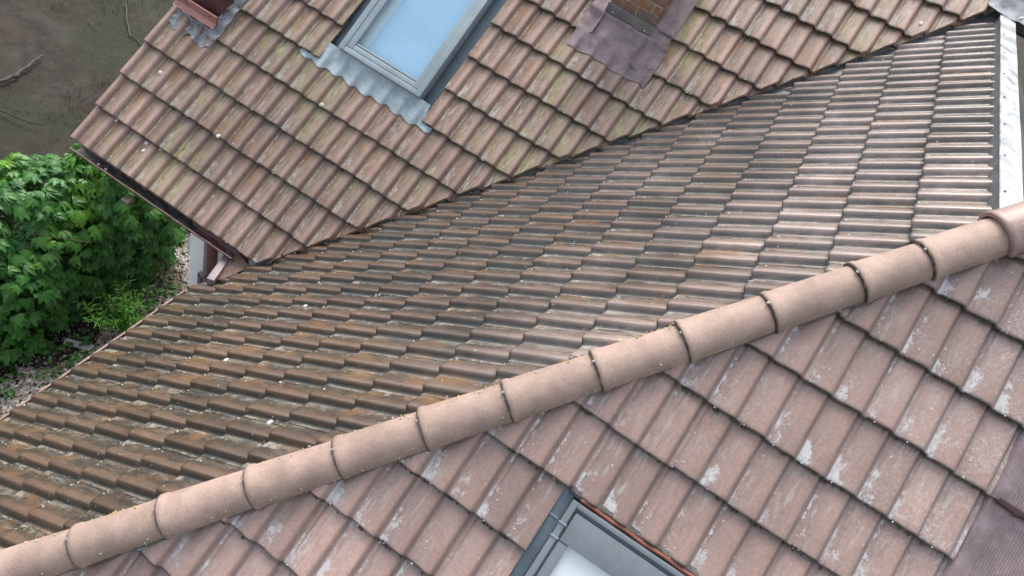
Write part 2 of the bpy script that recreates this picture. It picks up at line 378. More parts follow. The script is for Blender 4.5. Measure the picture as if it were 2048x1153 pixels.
def lay_tile(parent, mw, mat, planes, trng):
    """planes: world-space (point, normal) pairs; keep the side the normal points to"""
    s = trng.randrange(NVAR)
    cs = [mw @ V((x, y, 0)) for x in (0, 0.2988) for y in (0, TL)]
    cut = []
    for p, n in planes:
        ds = [(q-p).dot(n) for q in cs]
        if max(ds) < 0.012: return None
        if min(ds) < 0: cut.append((p, n))
    if not cut: me = TILES[mat.name][s]
    else:
        bm = tile_bm(s); inv = mw.inverted(); r3 = mw.to_3x3().transposed()
        for p, n in cut:
            res = bmesh.ops.bisect_plane(bm, geom=bm.verts[:]+bm.edges[:]+bm.faces[:], plane_co=inv @ p, plane_no=r3 @ n, clear_inner=True)
            ed = [e for e in bm.edges if len(e.link_faces) == 1]
            if ed:
                try: bmesh.ops.holes_fill(bm, edges=ed, sides=0)
                except Exception: pass
        if len(bm.faces) < 4: bm.free(); return None
        me = finish_tile(bm, 'roof_tile', mat)
    o = bpy.data.objects.new('roof_tile', me); link(o, parent); place(o, mw)
    return o
def jitter(trng, k=1.0):
    return Matrix.Translation((trng.uniform(-.001, .001)*k, trng.uniform(-.005, .005)*k, trng.uniform(0, .002)*k)) @ Matrix.Rotation(trng.uniform(-.0065, .0065)*k, 4, 'Z') @ Matrix.Rotation(trng.uniform(-.004, .004)*k, 4, 'X')

# ------------------------------------------------------------------ ground
def ground_mat():
    t = NT('garden_soil'); p = t.pos
    n1 = t.noise(p, 0.7, 5, 0.6); n2 = t.noise(p, 4.0, 5, 0.65); n3 = t.noise(p, 30, 4, 0.7)
    c = t.mix(t.ramp(n2, 0.35, 0.65), (0.020, 0.0155, 0.0115), (0.040, 0.030, 0.022))
    c = t.mix(t.ramp(t.noise(t.addv(p, (4, 2, 0)), 1.4, 4), 0.5, 0.66), c, (0.046, 0.039, 0.033))
    c = t.mix(t.mul(t.ramp(t.noise(t.addv(p, (40.3, 7, 0)), 0.55, 4, 0.6), 0.45, 0.6), t.ramp(n3, 0.3, 0.6)), c, (0.020, 0.027, 0.010))
    c = t.mix(t.mul(t.ramp(n3, 0.62, 0.75), 0.5), c, (0.075, 0.063, 0.052))
    t.bump(t.math('ADD', n3, t.mul(n2, 2.0)), 0.6, 0.03)
    return t.out(c, 0.85, 0, 0.3)
bm = bmesh.new(); S = 600
xs = [-S, -60, -25] + [-16 + i*0.5 for i in range(37)] + [20, 60, S]; ys = [-S, -60, -15] + [-4 + i*0.5 for i in range(45)] + [40, 100, S]
grid(bm, [[V((x, y, 0.05*N3((x, y, 0), 0.6) if abs(x) < 18 and abs(y) < 20 else 0)) for x in xs] for y in ys])
ground = from_bm('ground', bm, ground_mat()); tag(ground, kind='structure')

# ------------------------------------------------------------------ houses
def empty(name, loc, parent=None):
    o = bpy.data.objects.new(name, None); o.empty_display_size = 0.2
    return link(o, parent, Matrix.Translation(loc))
main = empty('tiled_house', (-1, 5, 0))
tag(main, 'taller house with pink-brown tiled roof, blue-grey skylight and brick chimney', 'house')
ext = empty('house_extension', (0, 2, 0))
tag(ext, 'lower wing with dark brown side slope and hip ridge running across the picture', 'house')

VAL = -6.0                                   # valley line x - y
pv = V((0, 5.985, 0)); nv = V((-1, 1, 0)).normalized()
def hip_pt(x):
    z = PB.z + math.tan(THB)*(x-PB.x); y = PC.y + (z-PC.z)/math.tan(TH); return V((x, y, z))
ha, hb = hip_pt(-2.9), hip_pt(1.2); hd = (hb-ha).normalized()
nh = V((hd.y, -hd.x, 0)).normalized()        # points to the C side (+x,-y)

def deck(name, pts, parent, thick=0.03):
    n = (pts[1]-pts[0]).cross(pts[2]-pts[0]).normalized()
    if n.z < 0: n = -n
    bm = bmesh.new(); t = [bm.verts.new(p) for p in pts]; b = [bm.verts.new(p-n*thick) for p in pts]
    bm.faces.new(t); bm.faces.new(b[::-1]); m = len(pts)
    for i in range(m): bm.faces.new((t[i], b[i], b[(i+1) % m], t[(i+1) % m]))
    return from_bm(name, bm, M_deck, parent, smooth=0)
LOW = -0.085
def vpt(k):                                 # point of the valley line on roof A
    p = A(0, k, LOW); return V((p.y-6.0, p.y, p.z))
roofA = deck('roof', [A(-15.4, 0.15, LOW), vpt(0.15), vpt(14.6), A(30, 14.6, LOW), A(30, 21, LOW), A(-15.4, 21, LOW)], main)
tag(roofA, 'pink-brown slope above the gutter, streaked with green algae')
def yB(n): return PB.y - n*W
def bpt(k, inner):                          # points of roof B on the valley / hip line
    p = B(0, k, LOW)
    if inner: return V((p.x, p.x+6.05, p.z))
    y = ha.y + (p.x-ha.x)*hd.y/hd.x; return V((p.x, y+0.03, p.z))
roofB = deck('roof', [bpt(15.9, False), bpt(0, False), bpt(0, True), bpt(15.9, True)], ext)
tag(roofB, 'dark weathered brown slope between the valley and the hip ridge')
h0 = hip_pt(1.15); h1 = hip_pt(-2.9)
def cpt(p): q = V(p); return q
ck = lambda p: (FC.inverted() @ p)
def conC(p, dz=LOW):
    l = FC.inverted() @ p; return FC @ V((l.x, l.y, dz))
roofC = deck('roof', [conC(h1), conC(h0), C(14, ck(h0).y/G, LOW), C(14, ck(h1).y/G, LOW)], ext)
tag(roofC, 'red-brown slope below the hip ridge with pale lime streaks')

# roof A tiles
SKC0, SKC1 = -6.80, -0.02                   # columns cut out for the skylight
tr = random.Random(3)
holes = [(SKC0, SKC1, 5, 10), (4.15, 8.55, 9, 13), (-17, -12.35, 4, 8)]
def lay_A():
    for k in range(0, 17):
        for j in range(-9, 17):
            c0 = PHA - 0.667 + 2*j; c1 = c0 + 2
            if c0 < -16.4: continue
            planes = [(pv, nv)]; drop = False
            if c0 < -15.68: planes.append((A(-15.68, k), V((1, 0, 0))))
            for h0_, h1_, k0, k1 in holes:
                if k0 <= k < k1:
                    if c0 >= h0_-.02 and c1 <= h1_+.02: drop = True
                    elif c0 < h0_ < c1: planes.append((A(h0_, k), V((-1, 0, 0))))
                    elif c0 < h1_ < c1: planes.append((A(h1_, k), V((1, 0, 0))))
            if drop: continue
            if k > 15 and c0 < 15: continue
            mw = FA @ Matrix.Translation((c0*W, k*G, 0)) @ jitter(tr)
            lay_tile(roofA, mw, MT_A, planes, tr)
lay_A()
# roof B tiles
tr = random.Random(5)
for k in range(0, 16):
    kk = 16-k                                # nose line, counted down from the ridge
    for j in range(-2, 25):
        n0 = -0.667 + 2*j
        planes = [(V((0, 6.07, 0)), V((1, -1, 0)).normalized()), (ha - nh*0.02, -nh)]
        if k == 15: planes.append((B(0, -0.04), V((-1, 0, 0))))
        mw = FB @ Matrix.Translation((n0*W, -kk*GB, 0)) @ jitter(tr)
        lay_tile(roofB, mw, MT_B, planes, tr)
# roof C tiles
tr = random.Random(9)
CS0, CS1 = -4.28, 1.6
for k in range(-9, 5):
    for j in range(-10, 6):
        c0 = PHC - 0.667 + 2*j; c1 = c0+2
        planes = [(ha + nh*0.055, nh)]
        if k <= -4:
            if c0 >= CS0-.02 and c1 <= CS1+.02: continue
            if c0 < CS0 < c1: planes.append((C(CS0, k), V((-1, 0, 0))))
            elif c0 < CS1 < c1: planes.append((C(CS1, k), V((1, 0, 0))))
        if c0 > 5.5 and k < 1: continue
        mw = FC @ Matrix.Translation((c0*W, k*G, 0)) @ jitter(tr)
        lay_tile(roofC, mw, MT_C, planes, tr)

# ------------------------------------------------------------------ hip ridge caps
def cap_bm(L, r0, r1, seed, collar=True):
    """half-round cap along +Y, lower (wide) end at y=0"""
    bm = bmesh.new(); n = 14
    def ring(y, r, t=0.0, drop=0.0):
        out = []
        for i in range(n+1):
            a = math.radians(-8) + (math.pi+math.radians(16))*i/n
            rr = r - t + 0.0016*noise.noise(V((math.cos(a)*2, y*7, seed*3.0)))
            out.append(V((math.cos(a)*rr*1.04, y, math.sin(a)*rr*0.98 - drop)))
        return out
    ys = [(0.0, 0.001), (0.005, -0.005), (0.032, -0.005), (0.045, 0), (L*0.35, 0), (L*0.65, 0), (L, 0)]
    rows = [ring(y, r0+(r1-r0)*y/L, t) for y, t in ys]
    inner = [ring(L, r1, 0.014), ring(0.0, r0, 0.016)]
    R = [[bm.verts.new(p) for p in row] for row in rows+inner]
    for i in range(len(R)):
        a, b = R[i], R[(i+1) % len(R)]
        for j in range(n): bm.faces.new((a[j], a[j+1], b[j+1], b[j]))
    for j in (0, n): bm.faces.new([R[i][j] for i in range(len(R))])
    return bm
nC = FC.to_3x3().col[2]; nB = FB.to_3x3().col[2]
upv = (V((0, 0, 1)) - hd*hd.z).normalized()
xv = hd.cross(upv).normalized()
FH = frame(V((0, 0, 0)), xv, hd)
hl = (hb-ha).length
def hip_param(px_c, px_k):                   # parameter along the hip of a point given on roof C
    return (C(px_c, px_k)-ha).dot(hd)
HUP, HLAT = -0.043, 0.068
marks = [(-14.85, -7.70), (-13.17, -6.69), (-11.50, -5.68), (-9.80, -4.67), (-8.15, -3.69), (-6.50, -2.73), (-4.75, -1.71), (-3.07, -0.72), (-1.37, 0.26), (0.40, 1.265), (1.72, 2.03)]
pars = [hip_param(*m) for m in marks]
step = pars[5]-pars[4]
pars = [pars[0]-2*step, pars[0]-step] + pars
tr = random.Random(21)
for i, s in enumerate(pars):
    L = (pars[i+1]-s if i+1 < len(pars) else 0.62) + 0.05
    o = from_bm('hip_tile', cap_bm(L, 0.098*(1+0.02*math.sin(i*2.3)), 0.090, i), MT_HIP, roofB, smooth=0.9)
    p = ha + hd*s + upv*HUP + xv*HLAT
    place(o, Matrix.Translation(p) @ FH @ Matrix.Rotation(tr.uniform(-.02, .02), 4, 'Y') @ Matrix.Rotation(-0.012, 4, 'X') @ Matrix.Rotation(tr.uniform(-.008, .008), 4, 'Z'))
    # clip over the joint
    bmc = bmesh.new(); box(bmc, (-0.007, -0.005, 0.088), (0.007, 0.012, 0.100), None, 0.004)
    c_ = from_bm('ridge_clip', bmc, M_cable, roofB); place(c_, WM[o.name])
    # seal roll under both edges
hipseal = bmesh.new()
for sgn in (-1, 1):
    pts = []
    for i in range(60):
        s = -0.3 + i*(hl+0.4)/59
        pts.append(ha + hd*s + xv*(HLAT+sgn*(0.078+0.006*N3((i*3.3, sgn, 0), 1))) + upv*(HUP-0.018+0.006*N3((i*2.1, sgn*4, 3), 1)))
    tube(hipseal, pts, 0.020, 6)
from_bm('hip_seal', hipseal, M_foam, roofB)
# apex cap and ribbed flashing piece
o = from_bm('ridge_cap', cap_bm(0.40, 0.113, 0.106, 77), plain('glazed_red_brown_cap', (0.31, 0.215, 0.185), 0.4, 0, 0.15, 10), roofB, smooth=0.9)
sx = (C(3.12, 2.90)-ha).dot(hd)
place(o, Matrix.Translation(ha + hd*sx + upv*(HUP+0.004) + xv*HLAT) @ FH)
bm = bmesh.new(); P = []
for i in range(41):
    row = []
    for j in range(7):
        x = 1.28 + i*0.009; y = 3.78 - j*0.03
        row.append(V((x, y, GZ-1.40 + 0.006*(i % 2) - 0.35*abs(j-3)*0.03)))
    P.append(row)
grid(bm, P); from_bm('ribbed_flashing', bm, plain('ribbed_vent', (0.30, 0.27, 0.28), 0.5, 0.2, 0.2, 9), roofB, smooth=0.3)

# ------------------------------------------------------------------ zinc ridge box of the extension
ZR = GZ-1.476
x0, x1 = 1.214, 1.335
bm = bmesh.new()
sec = [(x0, ZR-0.30), (x0, ZR-0.012), (x0-0.006, ZR-0.006), (x0-0.004, ZR), (x0+0.02, ZR+0.001), (x1, ZR-0.004), (x1+0.004, ZR-0.02), (x1+0.002, ZR-0.3)]
ysr = [3.70+i*0.10 for i in range(34)] + [7.06]
grid(bm, [[V((x, y, z + 0.003*N3((x*20, y*2.2, 0), 1.0))) for x, z in sec[2:]] for y in ysr])
rb = from_bm('ridge_capping', bm, M_zinc, roofB, smooth=0.5)
bm = bmesh.new(); grid(bm, [[V((x, y, z)) for x, z in sec[:3]] for y in (3.70, 5.4, 7.06)]); from_bm('ridge_upstand', bm, M_zinc_dark, roofB, smooth=0)
for i in range(8):
    bm = bmesh.new(); y = 3.95+i*0.43; bmesh.ops.create_cone(bm, cap_ends=True, segments=8, radius1=0.007, radius2=0.005, depth=0.006, matrix=Matrix.Translation((x0+0.018, y, ZR+0.004))); from_bm('nail', bm, M_zinc_dark, roofB)
# far slope of the extension
bm = bmesh.new(); grid(bm, [[V((1.33, 3.6, GZ-1.62)), V((1.33, 8, GZ-1.62))], [V((6, 3.6, GZ-5.4)), V((6, 8, GZ-5.4))]])
from_bm('rear_slope', bm, plain('rear_tiles', (0.10, 0.10, 0.085), 0.7, 0, 0.3, 8), ext, smooth=0)
# lead patch where the ridge meets the main roof
bm = bmesh.new(); P = []
for i in range(13):
    row = []
    for j in range(9):
        x = 1.10+i*0.035; y = 7.02+j*0.035
        za = A(0, 0).z + (y-PA.y)*math.tan(TH)
        row.append(V((x, y, max(ZR+0.012, za+0.03) + 0.02*N3((x*9, y*9, 1), 1.3))))
    P.append(row)
grid(bm, P); from_bm('lead_patch', bm, M_lead_grey, roofA, smooth=1.2)

# ------------------------------------------------------------------ valley gutter under the A edge
bm = bmesh.new(); P = []
for i in range(40):
    k = -0.2 + i*15.2/39; p = A(0, k, -0.035); q = V((p.y-6.0, p.y, p.z))
    P.append([q + V((-0.07, 0.07, 0.035)), q + V((0, 0, -0.03)), q + V((0.05, -0.05, -0.03)), q+V((0.12, -0.12, 0.0))])
grid(bm, P); from_bm('valley_gutter', bm, M_zinc_dark, roofA, smooth=0.4)

# ------------------------------------------------------------------ gutters
def half_gutter(name, p0, p1, rad, side, mat, parent, nseg=30, rim=0.0065):
    d = (p1-p0).normalized(); bm = bmesh.new(); P = []
    n = 12
    for i in range(nseg+1):
        p = p0 + (p1-p0)*i/nseg + V((0, 0, 0.004*N3((i*0.6, 2, rad*9), 1)))
        outer = [p + side*math.cos(math.pi*a/n)*rad + V((0, 0, -math.sin(math.pi*a/n)*rad)) for a in range(n+1)]
        inner = [p + side*math.cos(math.pi*a/n)*(rad-0.004) + V((0, 0, -math.sin(math.pi*a/n)*(rad-0.004)+0.001)) for a in range(n, -1, -1)]
        P.append(outer+inner)
    R = grid(bm, P, True); bm.faces.new(R[0][::-1]); 
    o = from_bm(name, bm, mat, parent, smooth=0.8)
    bm = bmesh.new(); tube(bm, [p0 + (p1-p0)*i/nseg + side*rad + V((0, 0, 0.004*N3((i*0.6, 2, rad*9), 1))) for i in range(nseg+1)], rim, 8)
    from_bm('rim', bm, M_brown_rim, o)
    return o
GA0, GA1 = V((-4.46, 3.455, GZ-4.672)), V((-2.77, 3.455, GZ-4.676))
gutA = half_gutter('gutter', GA0, GA1, 0.062, V((0, -1, 0)), M_brown, main)
bm = bmesh.new(); P = []
for i in range(60):
    x = -4.43 + i*1.22/59
    P.append([V((x, 3.455 - 0.05 + j*0.0125, GZ-4.672 - 0.034 + 0.022*N3((x*14, j*0.35, 5), 1.2) - (0.02 if i > 56 else 0))) for j in range(9)])
grid(bm, P); d = from_bm('leaf_litter', bm, M_debris, gutA, smooth=1.2)
for x in (-4.19, -4.11): ac = Acc(); ac.blob(V((x, 3.425, GZ-4.685)), 0.014, x, 2, 0.6); ac.build('white_pebble', M_crust, gutA)
gutB = half_gutter('gutter', V((-2.898, -0.5, GZ-5.012)), V((-2.898, 3.12, GZ-5.007)), 0.068, V((-1, 0, 0)), M_brown, ext, 40, 0.010)
bm = bmesh.new(); grid(bm, [[V((-2.898+0.05-j*0.0125, -0.5+i*0.06, GZ-5.012-0.04+0.014*N3((i, j*.4, 1), .9))) for j in range(9)] for i in range(60)])
from_bm('silt', bm, M_debris, gutB, smooth=1.2)
# fascia boards and soffits
boxo('fascia', (-4.42, 3.53, GZ-4.86), (-2.72, 3.555, GZ-4.66), M_brown, main)
boxo('fascia', (-2.80, -0.4, GZ-5.16), (-2.775, 3.2, GZ-4.97), M_brown, ext)
# post, downpipe and corner metal at the inner corner
boxo('post', (-3.243, 3.45, 0), (-3.098, 3.60, GZ-4.742), M_white, main, bev=0.006)
bm = bmesh.new(); tube(bm, [V((-3.03, 3.475, GZ-4.72)), V((-3.03, 3.475, GZ-4.80)), V((-3.03, 3.48, GZ-5.2)), V((-3.03, 3.48, 0.02))], 0.043, 14)
dp = from_bm('downpipe', bm, M_brown, main)
boxo('wall', (-3.85, 4.25, 0), (3.0, 4.45, GZ-4.55), M_wall, main, bev=0)
boxo('wall', (-3.85, 4.25, 0), (-3.65, 14, GZ-4.55), M_wall, main, bev=0)
boxo('wall', (-2.45, -0.1, 0), (4.0, 4.2, GZ-4.95), M_wall, ext, bev=0)
cr0, cr1 = V((-2.865, 3.50, GZ-4.728)), V((-2.765, 3.165, GZ-4.742))
dd = (cr1-cr0).normalized(); fr = frame(cr0, dd.cross(V((0, 0, 1))).normalized(), dd)
boxo('corner_flashing', (-0.03, 0, -0.075), (0.03, (cr1-cr0).length, 0), M_lead, ext, fr, 0.006)
bm = bmesh.new(); box(bm, (-3.015, 3.30, GZ-5.16), (-2.985, 3.335, GZ-4.97), None, 0.004); box(bm, (-3.015, 3.30, GZ-5.0), (-2.955, 3.335, GZ-4.968), None, 0.004)
from_bm('gutter_bracket', bm, M_lead, ext)
bm = bmesh.new()
vq = [bm.verts.new(p) for p in (V((-2.80, 3.50, GZ-4.70)), V((-2.60, 3.41, GZ-4.655)), V((-2.72, 3.24, GZ-4.765)), V((-2.79, 3.20, GZ-4.80)))]
bm.faces.new(vq); from_bm('corner_sheet', bm, plain('rusty_sheet', (0.17, 0.105, 0.08), 0.5, 0.1, 0.35, 16), ext, smooth=0)
bm = bmesh.new(); box(bm, (-4.26, 3.36, GZ-4.80), (-4.20, 3.48, GZ-4.775), None, 0.003)
boxo('eave_bracket', (-3.86, 3.335, GZ-4.80), (-3.79, 3.42, GZ-4.775), M_wood, main); bm.free()

# ------------------------------------------------------------------ skylight on roof A
def hprof(c, ph): return prof(((c-ph)*W) + 0.10)
sk = empty('skylight', A(-3.4, 5.4), main)
sk['label'] = 'roof window with blue pane in blue-grey metal frame'
def skylight(FR, root, c0, c1, k0, k1, hz, rail, mat, glass_in, flashing_mat, cov=0.0):
    X0, X1, Y0, Y1 = c0*W, c1*W, k0*G, k1*G
    def fb(name, lo, hi, m, bev=0.005, par=root):
        return boxo(name, lo, hi, m, par, FR, bev)
    # outer casing
    for nm, lo, hi in (('frame_rail', (X0, Y0, -0.075), (X0+rail*0.55, Y1, hz)), ('frame_rail', (X1-rail*0.55, Y0, -0.075), (X1, Y1, hz)),
                       ('frame_rail', (X0+rail*0.55, Y0, -0.075), (X1-rail*0.55, Y0+rail*0.5, hz-0.004)), ('frame_rail', (X0+rail*0.55, Y1-rail*0.5, -0.04), (X1-rail*0.55, Y1, hz-0.004))):
        fb(nm, lo, hi, mat)
    return X0, X1, Y0, Y1
X0, X1, Y0, Y1 = skylight(FA, sk, -6.12, -0.73, 5.45, 9.6, 0.06, 0.09, M_frame, 0, M_frame)
# sash
for lo, hi in (((X0+0.05, Y0+0.05, 0.0), (X0+0.105, Y1-0.05, 0.052)), ((X1-0.105, Y0+0.05, 0.0), (X1-0.05, Y1-0.05, 0.052)),
               ((X0+0.105, Y0+0.05, 0.0), (X1-0.105, Y0+0.092, 0.048)), ((X0+0.105, Y0+0.1, 0.0), (X1-0.105, Y0+0.115, 0.040))):
    boxo('sash', lo, hi, M_frame, sk, FA, 0.004)
boxo('pane', (X0+0.10, Y0+0.108, 0.030), (X1-0.10, Y1-0.1, 0.036), M_glass, sk, FA, 0)
boxo('backing', (X0+0.16, Y0+0.05, -0.052), (X1-0.05, Y1-0.05, -0.048), M_refl_sky, sk, FA, 0)  # sheet under the glass, blue sky reflection painted into its colour
boxo('reflection_strip', (X0+0.02, Y0+0.05, -0.07), (X0+0.162, Y1-0.05, -0.058), M_refl_pale, sk, FA, 0)  # pale edge of the same painted reflection
# side channels and apron
boxo('side_flashing', (X1+0.004, Y0-0.05, -0.075), (SKC1*W+0.05, Y1, -0.056), M_frame_dark, sk, FA, 0.002)
boxo('side_flashing', (SKC0*W-0.05, Y0-0.05, -0.075), (X0-0.004, Y1, -0.056), M_frame_dark, sk, FA, 0.002)
bm = bmesh.new(); P = []
for i in range(90):
    c = -8.05 + i*8.75/89; row = []
    for j in range(9):
        t = j/8*(1 if -6.85 < c < -0.06 else 0.24); ks = 4.91 - 0.10*hprof(c, PHA)/HR + 0.02*math.sin(c*2.1); k = ks + t*(5.47-ks)
        hp = hprof(c, PHA); base = hp*(1-t*0.55)*0.95 - TDROP*(k-4) + 0.007
        row.append(FA @ V((c*W, k*G, base*(1-t)**0.3 if t < 1 else 0.012)))
        row[-1] = FA @ V((c*W, k*G, (hp*(1-0.7*t)) - TDROP*(k-4)*(1-t) + 0.009 + 0.003*N3((c, k*5, 0), 2)))
    P.append(row)
# outside the skylight width the sheet stops early, under the tiles
bmA = bmesh.new(); Rr = grid(bmA, P); from_bm('apron', bmA, M_apron, sk, smooth=1.0); bm.free()

# ------------------------------------------------------------------ skylight on roof C
sk2 = empty('skylight', C(-1.3, -5), ext)
sk2['label'] = 'grey roof window with white pane at the bottom of the picture'
a0, a1, b0, b1 = -3.90*W, 1.2*W, -7.2*G, -3.08*G
boxo('side_flashing', (CS0*W, b0, -0.045), (a0-0.002, b1+0.03, -0.004), M_frame_dark, sk2, FC, 0.002)
boxo('top_flashing', (CS0*W, b1+0.002, -0.045), (a1+0.1, b1+0.10, -0.03), M_frame_dark, sk2, FC, 0.002)
for lo, hi, m in (((a0, b0, -0.04), (a0+0.028, b1, 0.052), M_frame_c), ((a0+0.028, b1-0.022, -0.04), (a1, b1, 0.050), M_frame_c),
                  ((a0+0.028, b0, -0.03), (a0+0.040, b1-0.022, 0.030), M_frame_dark), ((a0+0.04, b1-0.040, -0.03), (a1, b1-0.022, 0.030), M_frame_dark)):
    boxo('frame_rail', lo, hi, m, sk2, FC, 0.003)
boxo('top_cover', (a0+0.040, b1-0.178, -0.03), (a1, b1-0.040, 0.046), M_frame_c, sk2, FC, 0.004)
boxo('sash', (a0+0.040, b0, -0.03), (a0+0.088, b1-0.180, 0.042), M_frame_c, sk2, FC, 0.004)
boxo('pane', (a0+0.088, b0, 0.018), (a1, b1-0.178, 0.024), M_glass, sk2, FC, 0)
boxo('backing', (a0+0.07, b0, 0.006), (a1, b1-0.15, 0.010), M_backing_w, sk2, FC, 0)  # plain white sheet just behind the glass
bm = bmesh.new(); tube(bm, [C(-3.7 + i*0.1, -3.035+0.006*math.sin(i*.5), 0.012) for i in range(50)], 0.010, 8); from_bm('seal_strip', bm, M_orange, sk2)
bm = bmesh.new()
tube(bm, [C(-4.1 + i*0.1, -2.985+0.02*N3((i, 3, 1), .8), -0.002+0.006*N3((i, 0, 0), .7)) for i in range(56)], [0.020+0.007*N3((i*.9, 2, 2), 1) for i in range(56)], 8)
from_bm('foam_strip', bm, M_foam, sk2)
for kx in (-3.42, -3.62): boxo('frame_clip', (a0-0.006, kx*G, 0.052), (a0+0.034, kx*G+0.008, 0.056), M_frame, sk2, FC, 0.001)
boxo('flashing_clip', (CS0*W+0.004, -3.42*G, -0.004), (a0-0.01, -3.42*G+0.006, 0.000), M_frame, sk2, FC, 0.001)

# ------------------------------------------------------------------ brick chimney on roof A
ch = empty('chimney', A(6.3, 9.6), main)
ch['label'] = 'brown brick chimney with plum-coloured lead skirt'
cb = A(4.95, 9.62); cw = 2.72*W; cdp = 0.42
cx0, cx1, cy0, cy1, czb = cb.x, cb.x+cw, cb.y, cb.y+cdp, cb.z-0.05
boxo('core', (cx0+0.008, cy0+0.008, czb), (cx1-0.008, cy1-0.008, czb+1.25), M_mortar, ch, bev=0)
brk = {}
def brick(lo, hi):
    s = tuple(round(hi[i]-lo[i], 4) for i in range(3)); key = (s, rnd.randrange(3))
    if key not in brk:
        bm = bmesh.new(); box(bm, (0, 0, 0), s, None, 0.004); tmp = from_bm('brick', bm, M_brick[key[1]], ch); brk[key] = tmp.data; bpy.data.objects.remove(tmp)
    o = bpy.data.objects.new('brick', brk[key]); link(o, ch); place(o, Matrix.Translation(V(lo) + V([rnd.uniform(-.002, .002) for _ in range(3)])))
for r in range(15):
    z = czb + 0.11 + r*0.077
    if z > czb+1.2: break
    x = cx0 - (0.0 if r % 2 else 0.115)
    while x < cx1-0.012:
        lo_, hi_ = max(x, cx0), min(x+0.218, cx1)
        if hi_-lo_ > 0.02: brick((lo_, cy0-0.004, z), (hi_, cy0+0.05, z+0.065))
        x += 0.230
    for sx_ in (cx0-0.004, cx1-0.046):
        y = cy0+0.055 + (0.0 if r % 2 else -0.11)
        while y < cy1-0.02:
            lo_, hi_ = max(y, cy0+0.06), min(y+0.218, cy1)
            if hi_-lo_ > 0.02: brick((sx_, lo_, z), (sx_+0.05, hi_, z+0.065))
            y += 0.230
o = boxo('counter_flashing', (cx0-0.008, cy0-0.014, czb+0.075), (cx1+0.008, cy0-0.003, czb+0.185), M_strip, ch, bev=0.003)
for x in (cx0+0.055, cx1-0.055):
    bm = bmesh.new(); bmesh.ops.create_uvsphere(bm, u_segments=10, v_segments=6, radius=0.008, matrix=Matrix.Translation((x, cy0-0.016, czb+0.12))); from_bm('screw', bm, M_screw, ch)
boxo('flashing_lip', (cx0-0.01, cy0-0.03, czb+0.066), (cx1+0.01, cy0-0.010, czb+0.076), M_lead, ch, bev=0.002)
boxo('upstand', (cx0-0.006, cy0-0.010, czb-0.04), (cx1+0.006, cy0+0.006, czb+0.07), M_maroon, ch, bev=0.002)
def lump(name, c0, c1, k0, k1, fn, mat, nu, nv, par, FR, ph, krow):
    bm = bmesh.new(); P = []
    for i in range(nu+1):
        row = []
        for j in range(nv+1):
            c = c0+(c1-c0)*i/nu; k = k0+(k1-k0)*j/nv; row.append(fn(c, k, i/nu, j/nv))
        P.append(row)
    grid(bm, P); return from_bm(name, bm, mat, par, smooth=1.2)
def skirt(c, k, s, t):
    hp = hprof(c, PHA); e = 0.05*math.sin(c*2.4)*(1-t)
    tw = min(1, t*2.2)
    z = hp*(1-tw) + tw*0.018 - TDROP*min(1, max(0, k-8))*(1-tw) + 0.008 + 0.012*N3((c*1.3, k*3.0, 4), 1.4)*min(1, t*3)
    if t > 0.93: z += 0.03
    return FA @ V((c*W, (k+e*0.5)*G, z))
lump('lead_skirt', 4.10, 8.90, 8.56, 9.66, skirt, M_lead, 60, 24, ch, FA, PHA, 8)
def sideL(c, k, s, t): return FA @ V((c*W, k*G, 0.014 + 0.03*(1-s)*0 + 0.05*max(0, s-0.8)*5 + 0.010*N3((c*2, k*2.5, 8), 1.1)))
def sideR(c, k, s, t): return FA @ V((c*W, k*G, 0.014 + 0.05*max(0, 0.2-s)*5 + 0.010*N3((c*2, k*2.5, 2), 1.1) - 0.012*(k > 10.0)*0))
lump('side_lead', 4.05, 4.98, 9.05, 11.4, sideL, M_lead, 8, 24, ch, FA, PHA, 8)
lump('side_lead', 7.62, 8.72, 8.85, 10.05, sideR, M_lead, 10, 14, ch, FA, PHA, 8)
def sideR2(c, k, s, t): return FA @ V((c*W, k*G, 0.026 + 0.05*max(0, 0.2-s)*5 + 0.008*N3((c*2, k*2.5, 5), 1.1)))
lump('side_lead', 7.62, 8.75, 9.98, 11.6, sideR2, M_lead, 10, 16, ch, FA, PHA, 8)

# ------------------------------------------------------------------ small metal-clad dormer at the verge of roof A
dm = empty('dormer', A(-14, 4.2), main)
dm['label'] = 'small red-brown metal-clad raised box at the roof verge'
dp0 = A(-15.45, 4.12); dp1 = A(-12.62, 4.12)
boxo('cheek', (dp0.x+0.02, dp0.y+0.10, dp0.z-0.1), (dp1.x-0.01, dp0.y+0.9, dp0.z+0.30), M_maroon, dm, bev=0.004)
bm = bmesh.new()
P = [[V((x, y, z)) for x in (dp0.x, dp1.x)] for y, z in ((dp0.y-0.030, dp0.z+0.052), (dp0.y-0.022, dp0.z+0.050), (dp0.y+0.012, dp0.z+0.082), (dp0.y+0.016, dp0.z+0.140), (dp0.y+0.028, dp0.z+0.142), (dp0.y+0.03, dp0.z+0.03))]
grid(bm, P); fa = from_bm('front_tray', bm, M_pink, dm, smooth=0.3)
for x in (dp0.x+0.10, dp1.x-0.07):
    bm = bmesh.new(); bmesh.ops.create_uvsphere(bm, u_segments=8, v_segments=6, radius=0.008, matrix=Matrix.Translation((x, dp0.y+0.012, dp0.z+0.115))); from_bm('screw', bm, M_maroon, dm)
FD = frame(V((dp0.x+0.02, dp0.y+0.13, dp0.z+0.165)), V((1, 0, 0)), V((0, math.cos(0.35), math.sin(0.35))))
tr = random.Random(2)
